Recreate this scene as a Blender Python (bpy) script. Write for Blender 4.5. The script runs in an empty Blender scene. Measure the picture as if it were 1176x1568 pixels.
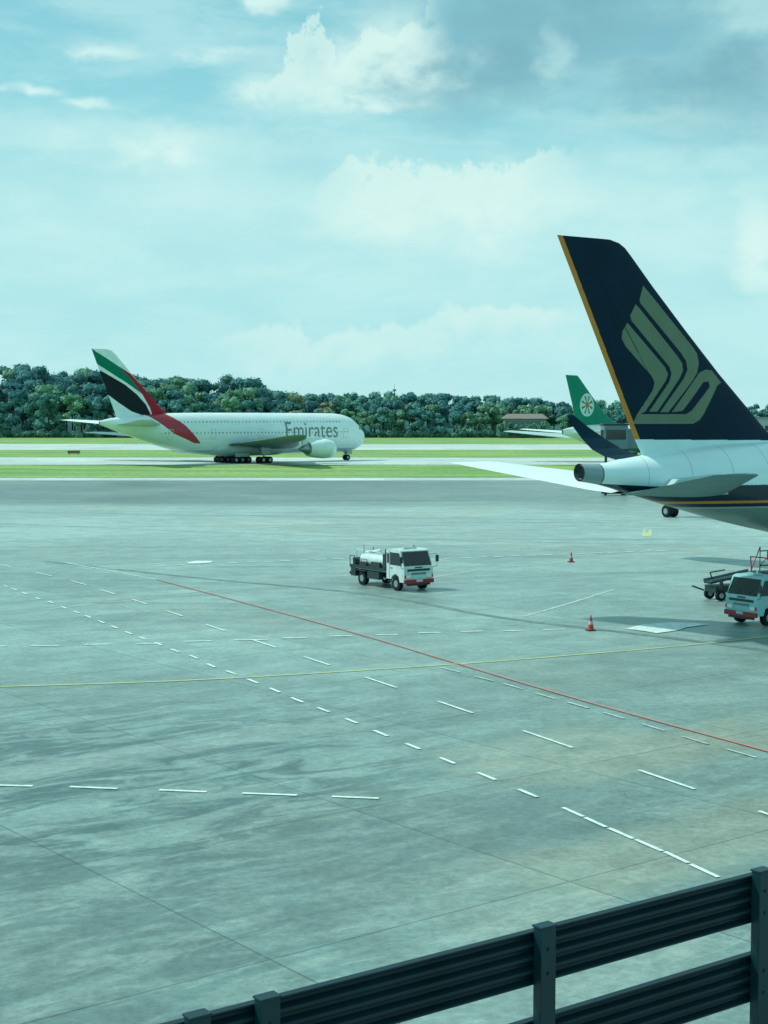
import bpy, math, random
import numpy as np
from mathutils import Vector
random.seed(7); rng=np.random.default_rng(7)
scene=bpy.context.scene
scene.view_settings.view_transform='Standard'
try: scene.view_settings.look='None'
except Exception: pass
scene.view_settings.exposure=0
# ---------------------------------------------------------------- camera
CAMH=9.7; F=2356.0; PITCH=math.atan(146/F)
cd=bpy.data.cameras.new('camera'); cam=bpy.data.objects.new('camera',cd); scene.collection.objects.link(cam)
cam.location=(0,0,CAMH); cam.rotation_euler=(math.pi/2-PITCH,0,0)
cd.sensor_fit='VERTICAL'; cd.sensor_height=36; cd.sensor_width=27; cd.lens=36*F/1568; cd.clip_start=0.1; cd.clip_end=12000
scene.camera=cam
def ray(u,v):
    a=(u-588)/F; b=(784-v)/F; cp,sp=math.cos(PITCH),math.sin(PITCH)
    return (a, cp+b*sp, -sp+b*cp)
def G(u,v,z=0.0):
    r=ray(u,v); t=(z-CAMH)/r[2]; return (r[0]*t, r[1]*t)
def PL(u,v,T,th,yoff=0.0):
    # survey a point onto the vertical plane through an aircraft axis -> (station, height)
    r=ray(u,v); hx,hy=math.cos(th),math.sin(th); lx,ly=-hy,hx
    A=np.array([[r[0],-hx],[r[1],-hy]]); b=np.array([T[0]+yoff*lx,T[1]+yoff*ly])
    t,s=np.linalg.solve(A,b); return (s,CAMH+t*r[2])
# ---------------------------------------------------------------- materials
def nodes_of(name):
    m=bpy.data.materials.new(name); m.use_nodes=True; nt=m.node_tree
    return m,nt,nt.nodes['Principled BSDF']
def mat(name,col,rough=0.5,metal=0.0,noise=0.12,scale=3.0,coat=0.0,spec=0.5):
    m,nt,b=nodes_of(name); N=nt.nodes; L=nt.links
    tc=N.new('ShaderNodeTexCoord'); nz=N.new('ShaderNodeTexNoise'); nz.inputs['Scale'].default_value=scale; nz.inputs['Detail'].default_value=5
    L.new(tc.outputs['Object'],nz.inputs['Vector'])
    mr=N.new('ShaderNodeMapRange'); mr.inputs['From Min'].default_value=.3; mr.inputs['From Max'].default_value=.7
    mr.inputs['To Min'].default_value=1-noise; mr.inputs['To Max'].default_value=1+noise
    L.new(nz.outputs['Fac'],mr.inputs['Value'])
    mx=N.new('ShaderNodeVectorMath'); mx.operation='SCALE'; mx.inputs[0].default_value=col
    L.new(mr.outputs[0],mx.inputs['Scale']); L.new(mx.outputs[0],b.inputs['Base Color'])
    b.inputs['Roughness'].default_value=rough; b.inputs['Metallic'].default_value=metal
    b.inputs['Coat Weight'].default_value=coat; b.inputs['Specular IOR Level'].default_value=spec
    return m
def vmat(name,rough=0.35,coat=0.0,noise=0.08,scale=1.5,spec=0.5,stretch=(1,1,1),flat=False):
    m,nt,b=nodes_of(name); N=nt.nodes; L=nt.links
    at=N.new('ShaderNodeAttribute'); at.attribute_name='Col'
    b.inputs['Roughness'].default_value=rough; b.inputs['Coat Weight'].default_value=coat; b.inputs['Specular IOR Level'].default_value=spec
    if flat:
        L.new(at.outputs['Color'],b.inputs['Base Color']); return m
    tc=N.new('ShaderNodeTexCoord'); mp=N.new('ShaderNodeMapping'); mp.inputs['Scale'].default_value=stretch
    nz=N.new('ShaderNodeTexNoise'); nz.inputs['Scale'].default_value=scale; nz.inputs['Detail'].default_value=6
    L.new(tc.outputs['Object'],mp.inputs['Vector']); L.new(mp.outputs[0],nz.inputs['Vector'])
    mr=N.new('ShaderNodeMapRange'); mr.inputs['From Min'].default_value=.3; mr.inputs['From Max'].default_value=.7
    mr.inputs['To Min'].default_value=1-noise; mr.inputs['To Max'].default_value=1+noise*.5
    L.new(nz.outputs['Fac'],mr.inputs['Value'])
    mx=N.new('ShaderNodeVectorMath'); mx.operation='SCALE'
    L.new(at.outputs['Color'],mx.inputs[0]); L.new(mr.outputs[0],mx.inputs['Scale']); L.new(mx.outputs[0],b.inputs['Base Color'])
    return m
M_paint=vmat('aircraft_paint',.35,.2,.07,.8,stretch=(.4,1,2))
M_fin=vmat('fin_paint',.55,.0,.10,.8,spec=.12)
M_leaf=vmat('foliage',.8,0,.2,.3,spec=.1,flat=True)
WHITE=(.72,.89,.87)
M_white=mat('white_paint',WHITE,.35,noise=.07,scale=.7)
M_wing=mat('wing_grey',(.38,.56,.55),.45,noise=.08,scale=.5)
M_wingd=mat('wing_dark_grey',(.10,.21,.21),.45,noise=.1,scale=.5)
M_stab_shade=mat('stabiliser_shaded',(.12,.24,.25),.55,noise=.1,scale=.5,spec=.25)  # shade painted in: darker copy of the white stabiliser, for the starboard side
M_navy=mat('navy_paint',(.003,.024,.043),.6,noise=.1,spec=.08)
M_metal=mat('bare_metal',(.28,.38,.39),.35,.7,noise=.15)
M_dark=mat('dark_steel',(.010,.03,.035),.5,noise=.3)
M_tyre=mat('tyre_rubber',(.007,.016,.018),.8,noise=.2,spec=.2)
M_glass=mat('dark_glass',(.006,.022,.028),.1,noise=.1,spec=.6)
M_red=mat('red_paint',(.30,.02,.025),.4,noise=.15)
M_gold=mat('lettering_gold',(.14,.24,.22),.5,noise=.05)
M_orange=mat('cone_orange',(.50,.05,.03),.5,noise=.12)
M_lamp=mat('lamp_lens',(.7,.8,.8),.15,noise=.02)
# ---------------------------------------------------------------- mesh builder
def link(o,parent=None):
    scene.collection.objects.link(o)
    if parent is not None: o.parent=parent
    return o
class MB:
    def __init__(s): s.V=[];s.Fc=[];s.M=[];s.S=[]
    def add(s,vs,fs,mi=0,sm=False):
        o=len(s.V); s.V+= [tuple(v) for v in vs]
        for f in fs: s.Fc.append([i+o for i in f]); s.M.append(mi); s.S.append(sm)
    def box(s,c,d,mi=0,rz=0,rx=0,ry=0):
        x,y,z=d[0]/2,d[1]/2,d[2]/2; out=[]
        from mathutils import Euler
        R=Euler((rx,ry,rz)).to_matrix()
        for sx,sy,sz in [(-1,-1,-1),(1,-1,-1),(1,1,-1),(-1,1,-1),(-1,-1,1),(1,-1,1),(1,1,1),(-1,1,1)]:
            p=R@Vector((sx*x,sy*y,sz*z)); out.append((p[0]+c[0],p[1]+c[1],p[2]+c[2]))
        s.add(out,[(0,3,2,1),(4,5,6,7),(0,1,5,4),(1,2,6,5),(2,3,7,6),(3,0,4,7)],mi)
    def cyl(s,p0,p1,r0,r1=None,mi=0,n=14,caps=True,sm=True):
        if r1 is None: r1=r0
        p0=Vector(p0);p1=Vector(p1);d=(p1-p0).normalized()
        a=d.orthogonal().normalized(); b=d.cross(a); vs=[]
        for p,r in((p0,r0),(p1,r1)):
            for i in range(n):
                t=2*math.pi*i/n; vs.append(p+a*math.cos(t)*r+b*math.sin(t)*r)
        s.add(vs,[(i,(i+1)%n,n+(i+1)%n,n+i) for i in range(n)],mi,sm)
        if caps: s.add(vs[:n],[tuple(range(n))[::-1]],mi); s.add(vs[n:],[tuple(range(n))],mi)
    def tube(s,pts,r,mi=0,n=8):
        for a,b in zip(pts[:-1],pts[1:]): s.cyl(a,b,r,r,mi,n)
    def extr(s,prof,y0,y1,mi=0):
        n=len(prof); vs=[(x,y0,z) for x,z in prof]+[(x,y1,z) for x,z in prof]
        s.add(vs,[(i,(i+1)%n,n+(i+1)%n,n+i) for i in range(n)]+[tuple(range(n))[::-1],tuple(range(n,2*n))],mi)
    def rev(s,c,prof,mi=0,n=28,axis='x',sm=True):
        vs=[]
        for a,r in prof:
            for i in range(n):
                t=2*math.pi*i/n
                vs.append((c[0]+a,c[1]+r*math.cos(t),c[2]+r*math.sin(t)))
        fs=[(j*n+i,j*n+(i+1)%n,(j+1)*n+(i+1)%n,(j+1)*n+i) for j in range(len(prof)-1) for i in range(n)]
        s.add(vs,fs,mi,sm)
    def build(s,name,mats,loc=(0,0,0),rz=0,parent=None,bevel=0,recalc=True):
        me=bpy.data.meshes.new(name); me.from_pydata(s.V,[],s.Fc)
        for m in mats: me.materials.append(m)
        me.polygons.foreach_set('material_index',s.M); me.polygons.foreach_set('use_smooth',s.S)
        if recalc:
            import bmesh
            bm=bmesh.new(); bm.from_mesh(me); bmesh.ops.recalc_face_normals(bm,faces=bm.faces); bm.to_mesh(me); bm.free()
        me.update()
        o=bpy.data.objects.new(name,me); o.location=loc; o.rotation_euler=(0,0,rz); link(o,parent)
        if bevel:
            b=o.modifiers.new('bevel','BEVEL'); b.width=bevel; b.segments=2; b.limit_method='ANGLE'; b.angle_limit=math.radians(38)
        return o
def grid_obj(name,P,C,m,parent=None,wrap=True):
    n,k,_=P.shape
    idx=np.arange(n*k).reshape(n,k)
    a=idx[:-1,:];b=np.roll(idx,-1,1)[:-1,:];c=np.roll(idx,-1,1)[1:,:];d=idx[1:,:]
    Fq=np.stack([a,b,c,d],-1).reshape(-1,4)
    return fast_mesh(name,P.reshape(-1,3),Fq,C.reshape(-1,4),m,parent,True)
def fast_mesh(name,V,Fq,C,m,parent=None,smooth=False):
    me=bpy.data.meshes.new(name); V=np.asarray(V,np.float32); Fq=np.asarray(Fq,np.int32)
    me.vertices.add(len(V)); me.vertices.foreach_set('co',V.ravel())
    me.loops.add(Fq.size); me.loops.foreach_set('vertex_index',Fq.ravel())
    me.polygons.add(len(Fq)); k=Fq.shape[1]
    me.polygons.foreach_set('loop_start',np.arange(0,Fq.size,k,dtype=np.int32))
    try: me.polygons.foreach_set('loop_total',np.full(len(Fq),k,np.int32))
    except Exception: pass
    me.polygons.foreach_set('use_smooth',np.full(len(Fq),smooth,bool))
    me.update(calc_edges=True)
    if C is not None:
        at=me.color_attributes.new('Col','FLOAT_COLOR','POINT'); at.data.foreach_set('color',np.asarray(C,np.float32).ravel())
    me.materials.append(m); me.validate()
    o=bpy.data.objects.new(name,me); return link(o,parent)
def pip(X,Y,poly):
    ins=np.zeros(X.shape,bool); n=len(poly); j=n-1
    for i in range(n):
        xi,yi=poly[i];xj,yj=poly[j]
        if yi!=yj:
            c=((yi>Y)!=(yj>Y))&(X<(xj-xi)*(Y-yi)/(yj-yi)+xi); ins^=c
        j=i
    return ins
def setc(C,mask,col): C[mask]=(col[0],col[1],col[2],1)
def smooth_interp(x,xp,fp):
    xp=np.array(xp,float);fp=np.array(fp,float)
    h=np.diff(xp);d=np.diff(fp)/h
    m=np.zeros_like(fp); m[0]=d[0];m[-1]=d[-1]
    for i in range(1,len(fp)-1):
        m[i]=0 if d[i-1]*d[i]<=0 else 2*d[i-1]*d[i]/(d[i-1]+d[i])
    i=np.clip(np.searchsorted(xp,x)-1,0,len(h)-1); t=(x-xp[i])/h[i]
    return (2*t**3-3*t**2+1)*fp[i]+(t**3-2*t**2+t)*h[i]*m[i]+(-2*t**3+3*t**2)*fp[i+1]+(t**3-t**2)*h[i]*m[i+1]
def fuselage(secs,colf,parent,ns=500,nc=144,name='fuselage'):
    S=np.array([q[0] for q in secs]);o=np.argsort(S); secs=[secs[i] for i in o]
    S=[q[0] for q in secs]
    t=(1-np.cos(np.linspace(0,math.pi,ns)))/2; t=.5*t+.5*np.linspace(0,1,ns)
    s=S[0]+(S[-1]-S[0])*t
    zt=smooth_interp(s,S,[q[1] for q in secs]);zb=smooth_interp(s,S,[q[2] for q in secs]);hw=smooth_interp(s,S,[q[3] for q in secs])
    a=np.linspace(0,2*math.pi,nc,endpoint=False)
    P=np.zeros((ns,nc,3)); P[:,:,0]=s[:,None]
    P[:,:,1]=hw[:,None]*np.cos(a)[None]; P[:,:,2]=((zt+zb)/2)[:,None]+((zt-zb)/2)[:,None]*np.sin(a)[None]
    C=np.ones((ns,nc,4)); colf(P[:,:,0],P[:,:,1],P[:,:,2],C)
    ob=grid_obj(name,P,C,M_paint,parent)
    def halfw(sv,zv):
        zc=(np.interp(sv,s,zt)+np.interp(sv,s,zb))/2; rz=(np.interp(sv,s,zt)-np.interp(sv,s,zb))/2
        return np.interp(sv,s,hw)*np.sqrt(np.clip(1-((zv-zc)/rz)**2,0,1))
    return ob,halfw
def fin(te,le,colf,parent,th=.09,nr=300,nk=140,name='fin'):
    te=sorted(te,key=lambda p:p[1]); le=sorted(le,key=lambda p:p[1])
    z0=max(te[0][1],le[0][1]); z1=min(te[-1][1],le[-1][1])
    t=np.linspace(0,1,nr); z=z0+(z1-z0)*(1-(1-t)**1.25)
    sT=np.interp(z,[p[1] for p in te],[p[0] for p in te]); sL=np.interp(z,[p[1] for p in le],[p[0] for p in le])
    k=np.linspace(0,1,nk); q=np.concatenate([k,k[::-1]]); sg=np.concatenate([-np.ones(nk),np.ones(nk)])
    w=1-q
    air=5*(.2969*np.sqrt(w)-.126*w-.3516*w**2+.2843*w**3-.1015*w**4)
    ch=(sL-sT)
    P=np.zeros((nr,2*nk,3)); P[:,:,0]=sT[:,None]+ch[:,None]*q[None]
    P[:,:,1]=sg[None]*air[None]*th*np.minimum(ch,ch.max())[:,None]; P[:,:,2]=z[:,None]
    C=np.ones((nr,2*nk,4)); colf(P[:,:,0],P[:,:,2],C,np.repeat(sT[:,None],2*nk,1),np.repeat(sL[:,None],2*nk,1))
    return grid_obj(name,P,C,M_fin,parent)
def airfoil(n=10):
    x=(1-np.cos(np.linspace(0,math.pi,n)))/2
    y=5*(.2969*np.sqrt(x)-.126*x-.3516*x**2+.2843*x**3-.1036*x**4)
    return [(a,b) for a,b in zip(x,y)]+[(a,-b) for a,b in list(zip(x,y))[::-1][1:-1]]
def wing(name,secs,mats,parent,side,mis=None):
    b=MB(); af=airfoil(14); n=len(af); rings=[]
    for q in secs:
        sp,le,te,z,t=q[:5]; nd=q[5] if len(q)>5 else (0,1); c=le-te
        rings.append([(le-x*c, side*(sp+nd[0]*y*t*c), z+nd[1]*y*t*c) for x,y in af])
    for i in range(len(rings)-1):
        vs=rings[i]+rings[i+1]
        b.add(vs,[(j,(j+1)%n,n+(j+1)%n,n+j) for j in range(n)],mis[i] if mis else 0,True)
    b.add(rings[-1],[tuple(range(n))],mis[-1] if mis else 0)
    return b.build(name,mats,parent=parent)
def wheel(b,c,r,w,mi_t,mi_h,n=22):
    x,y,z=c
    b.cyl((x,y-w/2,z),(x,y+w/2,z),r,r,mi_t,n); b.cyl((x,y-w/2-.01,z),(x,y+w/2+.01,z),r*.5,r*.5,mi_h,n)
def jet_engine(b,front,R,Ln,up):
    fx,y,z=front; c=(fx,y,z)
    b.rev(c,[(-.9,R*.80),(-.3,R*.83),(-.05,R*.90),(0,R*.94),(-.06,R*.98),(-.4,R*1.03),(-Ln*.35,R*1.07),(-Ln*.65,R*1.0),(-Ln,R*.80)],0)
    b.rev(c,[(-.9,R*.8),(-.95,0.02)],1)
    b.rev(c,[(-.4,.02),(-.6,R*.16),(-.9,R*.25)],2,16)
    b.rev(c,[(-Ln,R*.80),(-Ln+.1,R*.55),(-Ln*1.12,R*.48),(-Ln*1.3,R*.22),(-Ln*1.45,.02)],3)
    b.extr([(fx-Ln*.2,z+R*.9),(fx-Ln*.5,up+.35),(fx-Ln*1.25,up+.1),(fx-Ln*1.25,z+R*.4),(fx-Ln*.9,z+R*.6)],y-.22,y+.22,0)
# ================================================================= AIRCRAFT 1 : double deck airliner taxiing
def on_px(pxs,T,th,yoff=0): return [PL(u,v,T,th,yoff) for u,v in pxs]
th1=math.radians(41.0); y1=302.0; T1=((153-588)/F*y1,y1); K=67.6/72.7
A=bpy.data.objects.new('double_deck_airliner',None); scene.collection.objects.link(A)
A.location=(T1[0],T1[1],.02); A.rotation_euler=(0,0,th1)
sec=[(0,5.2,5.0,.02),(.3,6.0,4.1,.85),(1,6.9,3.3,1.55),(2,7.75,2.75,2.15),(3.5,8.8,2.25,2.8),(5,9.6,2.0,3.12),(7.5,10.2,1.85,3.45),(10,10.4,1.8,3.57),(16,10.45,1.8,3.57),(45,10.5,1.8,3.57),(52,10.45,2.4,3.4),(58,10.3,3.7,2.9),(64,9.95,5.4,2.15),(68,9.6,6.6,1.4),(71,9.2,7.6,.8),(72.7,8.8,8.15,.3)]
sec=[(K*(72.7-x),a,b_,w) for x,a,b_,w in sec]
redf=on_px([(236,625),(262,634),(282,650),(307,679),(298,679),(266,664),(240,642),(228,632)],T1,th1,-3.0)
RED=(.40,.02,.04)
LEN1=K*72.7
def colA(s,y,z,C):
    C[...,:3]=WHITE
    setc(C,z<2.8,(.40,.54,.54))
    setc(C,pip(s,z,redf),RED)
    x=LEN1-s
    for zz,x0,x1 in((8.6,9,53),(6.35,7,55)):
        w=(abs(z-zz)<.14)&(x>x0)&(x<x1)&((x%0.9)<.36)&~pip(s,z,redf); setc(C,w,(.24,.34,.36))
    setc(C,(abs(z-(7.15))<.36)&(x>1.35)&(x<3.1),(.02,.05,.06))
    for dx in (8,20,31,43,53):
        d=(abs(x-dx)<.62)&(abs(z-6.1)<1.05)&~((abs(x-dx)<.52)&(abs(z-6.1)<.95)); setc(C,d,(.42,.54,.54))
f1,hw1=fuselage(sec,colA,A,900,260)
cu=bpy.data.curves.new('lettering','FONT'); cu.body='Emirates'; cu.size=4.6; cu.space_character=1.02
tmp=bpy.data.objects.new('tmp',cu); link(tmp); bpy.context.view_layer.update()
dg=bpy.context.evaluated_depsgraph_get(); me=bpy.data.meshes.new_from_object(tmp.evaluated_get(dg)); bpy.data.objects.remove(tmp)
import bmesh
def wrap_text(me,s0,z0,length,name,parent,hw,material,sgn=-1):
    xs=[v.co.x for v in me.vertices]; x0,x1=min(xs),max(xs); k=length/(x1-x0)
    bm=bmesh.new(); bm.from_mesh(me); bmesh.ops.triangulate(bm,faces=bm.faces)
    for _ in range(3):
        es=[e for e in bm.edges if e.calc_length()>.35]
        if not es: break
        bmesh.ops.subdivide_edges(bm,edges=es,cuts=1); bmesh.ops.triangulate(bm,faces=bm.faces)
    for v in bm.verts:
        s=s0+(v.co.x-x0)*k; z=z0+v.co.y*k*1.2
        v.co=Vector((s,sgn*(float(hw(s,z))+.05),z))
    bm.to_mesh(me); bm.free(); me.materials.append(material)
    o=bpy.data.objects.new(name,me); link(o,parent)
wrap_text(me,LEN1-24.4,5.2,14.2,'lettering',A,hw1,M_gold)
fo_te=on_px([(140,534),(176,632),(184,660)],T1,th1); fo_le=on_px([(146,534),(163,534.6),(171,537),(178,544),(216,590),(248,627),(264,636),(287,641)],T1,th1)
green=on_px([(138,532),(146,538),(160,547),(182,562),(204,584),(217,604),(195,588),(172,573),(148,557)],T1,th1)
redp=on_px([(181,561),(200,573),(225,600),(255,624),(275,660),(235,650),(228,625),(216,603),(202,583)],T1,th1)
black=on_px([(146,563),(165,574),(190,589),(208,604),(222,620),(232,642),(200,630),(180,616),(162,602)],T1,th1)
def colFin1(s,z,C,sT,sL):
    C[...,:3]=WHITE; setc(C,pip(s,z,green),(.0,.20,.12)); setc(C,pip(s,z,black),(.010,.02,.025)); setc(C,pip(s,z,redp),RED)
fin(fo_te,fo_le,colFin1,A,.08,260,130)
def x2s(x): return K*(72.7-x)
for sd,nm in((1,'port'),(-1,'starboard')):
    wing('wing_'+nm,[(2.0,x2s(21),x2s(42),3.9,.13),(6,x2s(25),x2s(42),4.2,.12),(13,x2s(30.5),x2s(43.5),4.7,.11),(25,x2s(38.5),x2s(48),5.4,.10),(36.5,x2s(48),x2s(53),6.1,.09),(37.6,x2s(49.5),x2s(53.3),6.2,.06)],[M_wingd],A,sd)
    wing('stabiliser_'+nm,[(.5,x2s(57.5),x2s(69),8.1,.1),(5,x2s(61.5),x2s(70.2),8.3,.09),(14.6,x2s(69.5),x2s(73.2),9.0,.08)],[M_white if sd>0 else M_wing],A,sd)  # starboard stabiliser gets a greyer colour to stand in for its shade
    b=MB(); jet_engine(b,(x2s(22.5),sd*14.6,2.9),1.8,5.4,4.9); jet_engine(b,(x2s(31.5),sd*24.0,3.3),1.8,5.4,5.4)
    b.build('engines_'+nm,[M_white,M_dark,M_metal,M_metal],parent=A)
b=MB()
for sd in(1,-1):
    wx=x2s(34.5)
    for i,dx in enumerate((-.85,.85)):
        for dy in(-.7,.7): wheel(b,(wx+dx,sd*6.1+dy,.7),.7,.5,0,1)
    b.cyl((wx-.9,sd*6.1,.7),(wx+.9,sd*6.1,.7),.14,.14,1); b.cyl((wx,sd*6.1,.7),(wx-.3,sd*5.9,4),.25,.25,1); b.cyl((wx,sd*6.1,1.5),(wx+.2,sd*3.5,3.2),.12,.12,1)
    b.box((wx,sd*6.6,2.6),(2.2,.06,1.3),2)
    wx=x2s(38.5)
    for dx in(-1.6,0,1.6):
        for dy in(-.75,.75): wheel(b,(wx+dx,sd*2.65+dy,.7),.7,.5,0,1)
    b.cyl((wx-1.6,sd*2.65,.7),(wx+1.6,sd*2.65,.7),.16,.16,1); b.cyl((wx,sd*2.65,.7),(wx,sd*2.5,3),.25,.25,1)
    b.box((wx,sd*3.5,1.75),(3.6,.06,.8),2)
wx=x2s(5.2)
for dy in(-.4,.4): wheel(b,(wx,dy,.63),.63,.42,0,1)
b.cyl((wx,0,.63),(wx,0,2.8),.17,.17,1); b.cyl((wx,0,1.2),(wx-1.5,0,2.5),.1,.1,1); b.box((wx+.5,.5,1.8),(1.4,.05,.9),2); b.box((wx+.5,-.5,1.8),(1.4,.05,.9),2)
b.build('landing_gear',[M_tyre,M_metal,M_wing],parent=A)
b=MB(); n=20
prof=[(x2s(20),.05),(x2s(23),2.2),(x2s(27),3.6),(x2s(40),3.9),(x2s(45),3.0),(x2s(50),.05)]
rings=[[(s,r*math.cos(t),3.0+.42*r*math.sin(t)) for t in np.linspace(0,2*math.pi,n,endpoint=False)] for s,r in prof]
for i in range(len(rings)-1): b.add(rings[i]+rings[i+1],[(j,(j+1)%n,n+(j+1)%n,n+j) for j in range(n)],0,True)
b.build('belly_fairing',[M_wing],parent=A)
# ================================================================= AIRCRAFT 2 : parked widebody with dark tail
th2=math.radians(30); T2=(8.5,67.0)
B=bpy.data.objects.new('parked_airliner',None); scene.collection.objects.link(B)
B.location=(T2[0],T2[1],0); B.rotation_euler=(0,0,th2)
GOLD=(.15,.22,.145); NAVY=(.002,.022,.043); ORG=(.58,.25,.05); W2=(.66,.90,.91)
sec2=[(0,7.66,6.88,.40),(1,7.64,6.72,.47),(2.2,7.8,6.42,.70),(3.7,8.0,6.02,1.0),(5.5,8.28,5.55,1.4),(8.1,8.5,4.9,1.85),(11.2,8.56,4.25,2.2),(15,8.6,3.5,2.6),(20,8.6,2.85,2.9),(26,8.6,2.6,2.98),(54,8.6,2.6,2.98),(58,8.4,2.65,2.8),(61,7.8,2.8,2.4),(63.5,6.9,3.1,1.8),(65.5,5.9,3.6,1.0),(66.3,5.2,4.2,.45),(66.6,4.75,4.65,.02)]
def colB(s,y,z,C):
    C[...,:3]=W2
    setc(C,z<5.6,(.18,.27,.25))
    top=6.62+np.clip((3.5-s)*.06,0,.2)
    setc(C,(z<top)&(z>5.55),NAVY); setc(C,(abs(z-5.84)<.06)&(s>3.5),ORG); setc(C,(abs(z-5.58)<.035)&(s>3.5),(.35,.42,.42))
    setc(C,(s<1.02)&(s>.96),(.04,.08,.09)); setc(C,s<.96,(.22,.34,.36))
    w=(abs(z-7.05)<.17)&(s>14)&(s<60)&((s%0.65)<.28); setc(C,w,(.03,.05,.06))
    for d in (12.8,):
        q=(abs(s-d)<.55)&(abs(z-6.7)<.95)&~((abs(s-d)<.5)&(abs(z-6.7)<.9)); setc(C,q,(.3,.38,.38))
    for k in (3.2,5.3,7.4,9.4): setc(C,(abs(s-k)<.012)&(z>6.7),(.42,.58,.58))
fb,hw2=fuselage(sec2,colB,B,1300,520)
b=MB(); b.rev((0,0,7.27),[(.05,.36),(-.01,.34),(.25,.30),(.3,.02)],0,24); b.build('apu_exhaust',[M_dark],parent=B)
teB=on_px([(853,359.6),(972,673),(985,700),(990,712)],T2,th2)
leB=on_px([(854,359.8),(885,360.5),(912,362.5),(934,367),(948,372.5),(957,380),(966,392),(1000,440),(1050,507),(1100,572),(1150,632),(1172,659),(1186,670),(1215,684),(1260,700),(1290,716)],T2,th2)
P1=[(986,437),(1000,454),(1060,529),(1068,541),(1070,556),(1067,570),(1060,582),(1024,631),(1012,631),(1046,580),(1052,566),(1050,553),(1042,540),(981,464),(980,458)]
P2=[(974,466),(979,471),(1035,543),(1044,556),(1045,568),(1039,581),(1008,630),(996,630),(1024,586),(1028,573),(1025,562),(968,491),(966,483)]
P3=[(962,494),(1018,562),(1023,573),(1019,584),(991,629),(984,634),(1050,634),(1058,629),(1086,592),(1084,584),(1076,585),(1045,629),(1029,631),(1062,582),(1070,571),(1080,566),(1091,567),(1105,586),(1098,590),(1076,634),(1070,643),(1060,649),(973,649),(978,636),(1001,597),(1003,585),(998,575),(960,530),(954,517),(955,507)]
polyB=[on_px(p,T2,th2,-.2) for p in(P1,P2,P3)]
b0=PL(972,673,T2,th2); b1=PL(1176,674,T2,th2)
def colFinB(s,z,C,sT,sL):
    C[...,:3]=NAVY
    for p in polyB: setc(C,pip(s,z,p),GOLD)
    setc(C,(s-sT)<.27,ORG)
    h=sT+(sL-sT)*.33; setc(C,(abs(s-h)<.012)&~((s-sT)<.27),(.002,.008,.012))
    zb=b0[1]+(s-b0[0])*(b1[1]-b0[1])/(b1[0]-b0[0]); setc(C,z<zb,W2)
fin(teB,leB,colFinB,B,.075,520,260)
for sd,nm in((1,'port'),(-1,'starboard')):
    wing('stabiliser_'+nm,[(.3,8.0,2.0,6.32,.10),(1.6,7.3,1.7,6.42,.10),(9.0,1.9,-.6,7.42,.08),(9.35,1.1,-.75,7.47,.04)],[M_white if sd>0 else M_stab_shade],B,sd)
    wing('wing_'+nm,[(1.5,44,30,4.0,.13),(9,37.5,27.5,4.7,.11),(20,31.5,25.7,5.8,.10),(28.3,28.0,24.6,6.8,.09),(29.6,27.6,24.6,7.0,.08,(-.3,.95)),(30.7,27.0,24.4,7.45,.08,(-.6,.8)),(31.6,26.2,24.2,8.2,.07,(-.85,.5)),(32.2,25.2,23.9,9.0,.07,(-.95,.3)),(32.5,24.2,23.6,9.8,.05,(-1,.15))],[M_white,M_navy],B,sd,[0,0,0,1,1,1,1,1,1])
    b=MB(); jet_engine(b,(44.5,sd*9.8,2.7),1.7,5.0,4.6)
    wx=34
    for dx in(-.95,.95):
        for dy in(-.65,.65): wheel(b,(wx+dx,sd*5.3+dy,.7),.7,.5,1,2)
    b.cyl((wx,sd*5.3,.7),(wx,sd*5.1,4.3),.25,.25,2); b.build('engine_and_gear_'+nm,[M_white,M_dark,M_metal,M_metal],parent=B)
b=MB()
for sd in(1,-1): b.extr([(3.4,6.3),(8.4,6.15),(8.6,6.8),(7.2,7.2),(4.2,6.95)],sd*.75,sd*(1.62),0)
b.build('stabiliser_seal_plates',[M_wing],parent=B,bevel=.08)
b=MB()
for dy in(-.35,.35): wheel(b,(60.5,dy,.55),.55,.35,0,1)
b.cyl((60.5,0,.55),(60.5,0,3.0),.15,.15,1); b.build('nose_gear',[M_tyre,M_metal],parent=B)
# ================================================================= AIRCRAFT 3 : green tail in distance
th3=math.radians(48); y3=300; T3=((861-588)/F*y3,y3)
E=bpy.data.objects.new('distant_airliner',None); scene.collection.objects.link(E); E.location=(T3[0],T3[1],0); E.rotation_euler=(0,0,th3)
sec3=[(0,7.2,6.2,.2),(2,7.5,5.8,.6),(6,7.9,4.8,1.4),(11,8.2,3.6,2.2),(18,8.3,2.4,2.9),(24,8.3,2.2,3.1),(54,8.3,2.2,3.1),(59,7.4,2.6,2.3),(62,6,3.6,1.2),(63,5,4.8,.05)]
def colE(s,y,z,C):
    C[...,:3]=WHITE; setc(C,z<4.2,(.03,.2,.15)); setc(C,(z<4.5)&(z>4.2),(.4,.25,.08))
    setc(C,(abs(z-6.1)<.18)&(s>12)&((s%.9)<.4),(.1,.16,.17))
fuselage(sec3,colE,E,300,72)
teE=on_px([(866,574),(881,640),(884,665)],T3,th3); leE=on_px([(867,574),(884,575),(888,580),(905,605),(926,634),(940,646),(960,655)],T3,th3)
cE=PL(897,620,T3,th3); rE=2.3
def colFE(s,z,C,sT,sL):
    C[...,:3]=(.0,.23,.155); d=np.hypot(s-cE[0],z-cE[1]); an=np.arctan2(z-cE[1],s-cE[0])
    setc(C,d<rE,(.56,.70,.68)); setc(C,(d<rE*.8)&(np.cos(an*8)<-.35)&(d>rE*.25),(.02,.24,.17)); setc(C,(d<rE*.25),(.45,.2,.06))
    setc(C,z<PL(880,655,T3,th3)[1],WHITE)
fin(teE,leE,colFE,E,.09,200,90)
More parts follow.
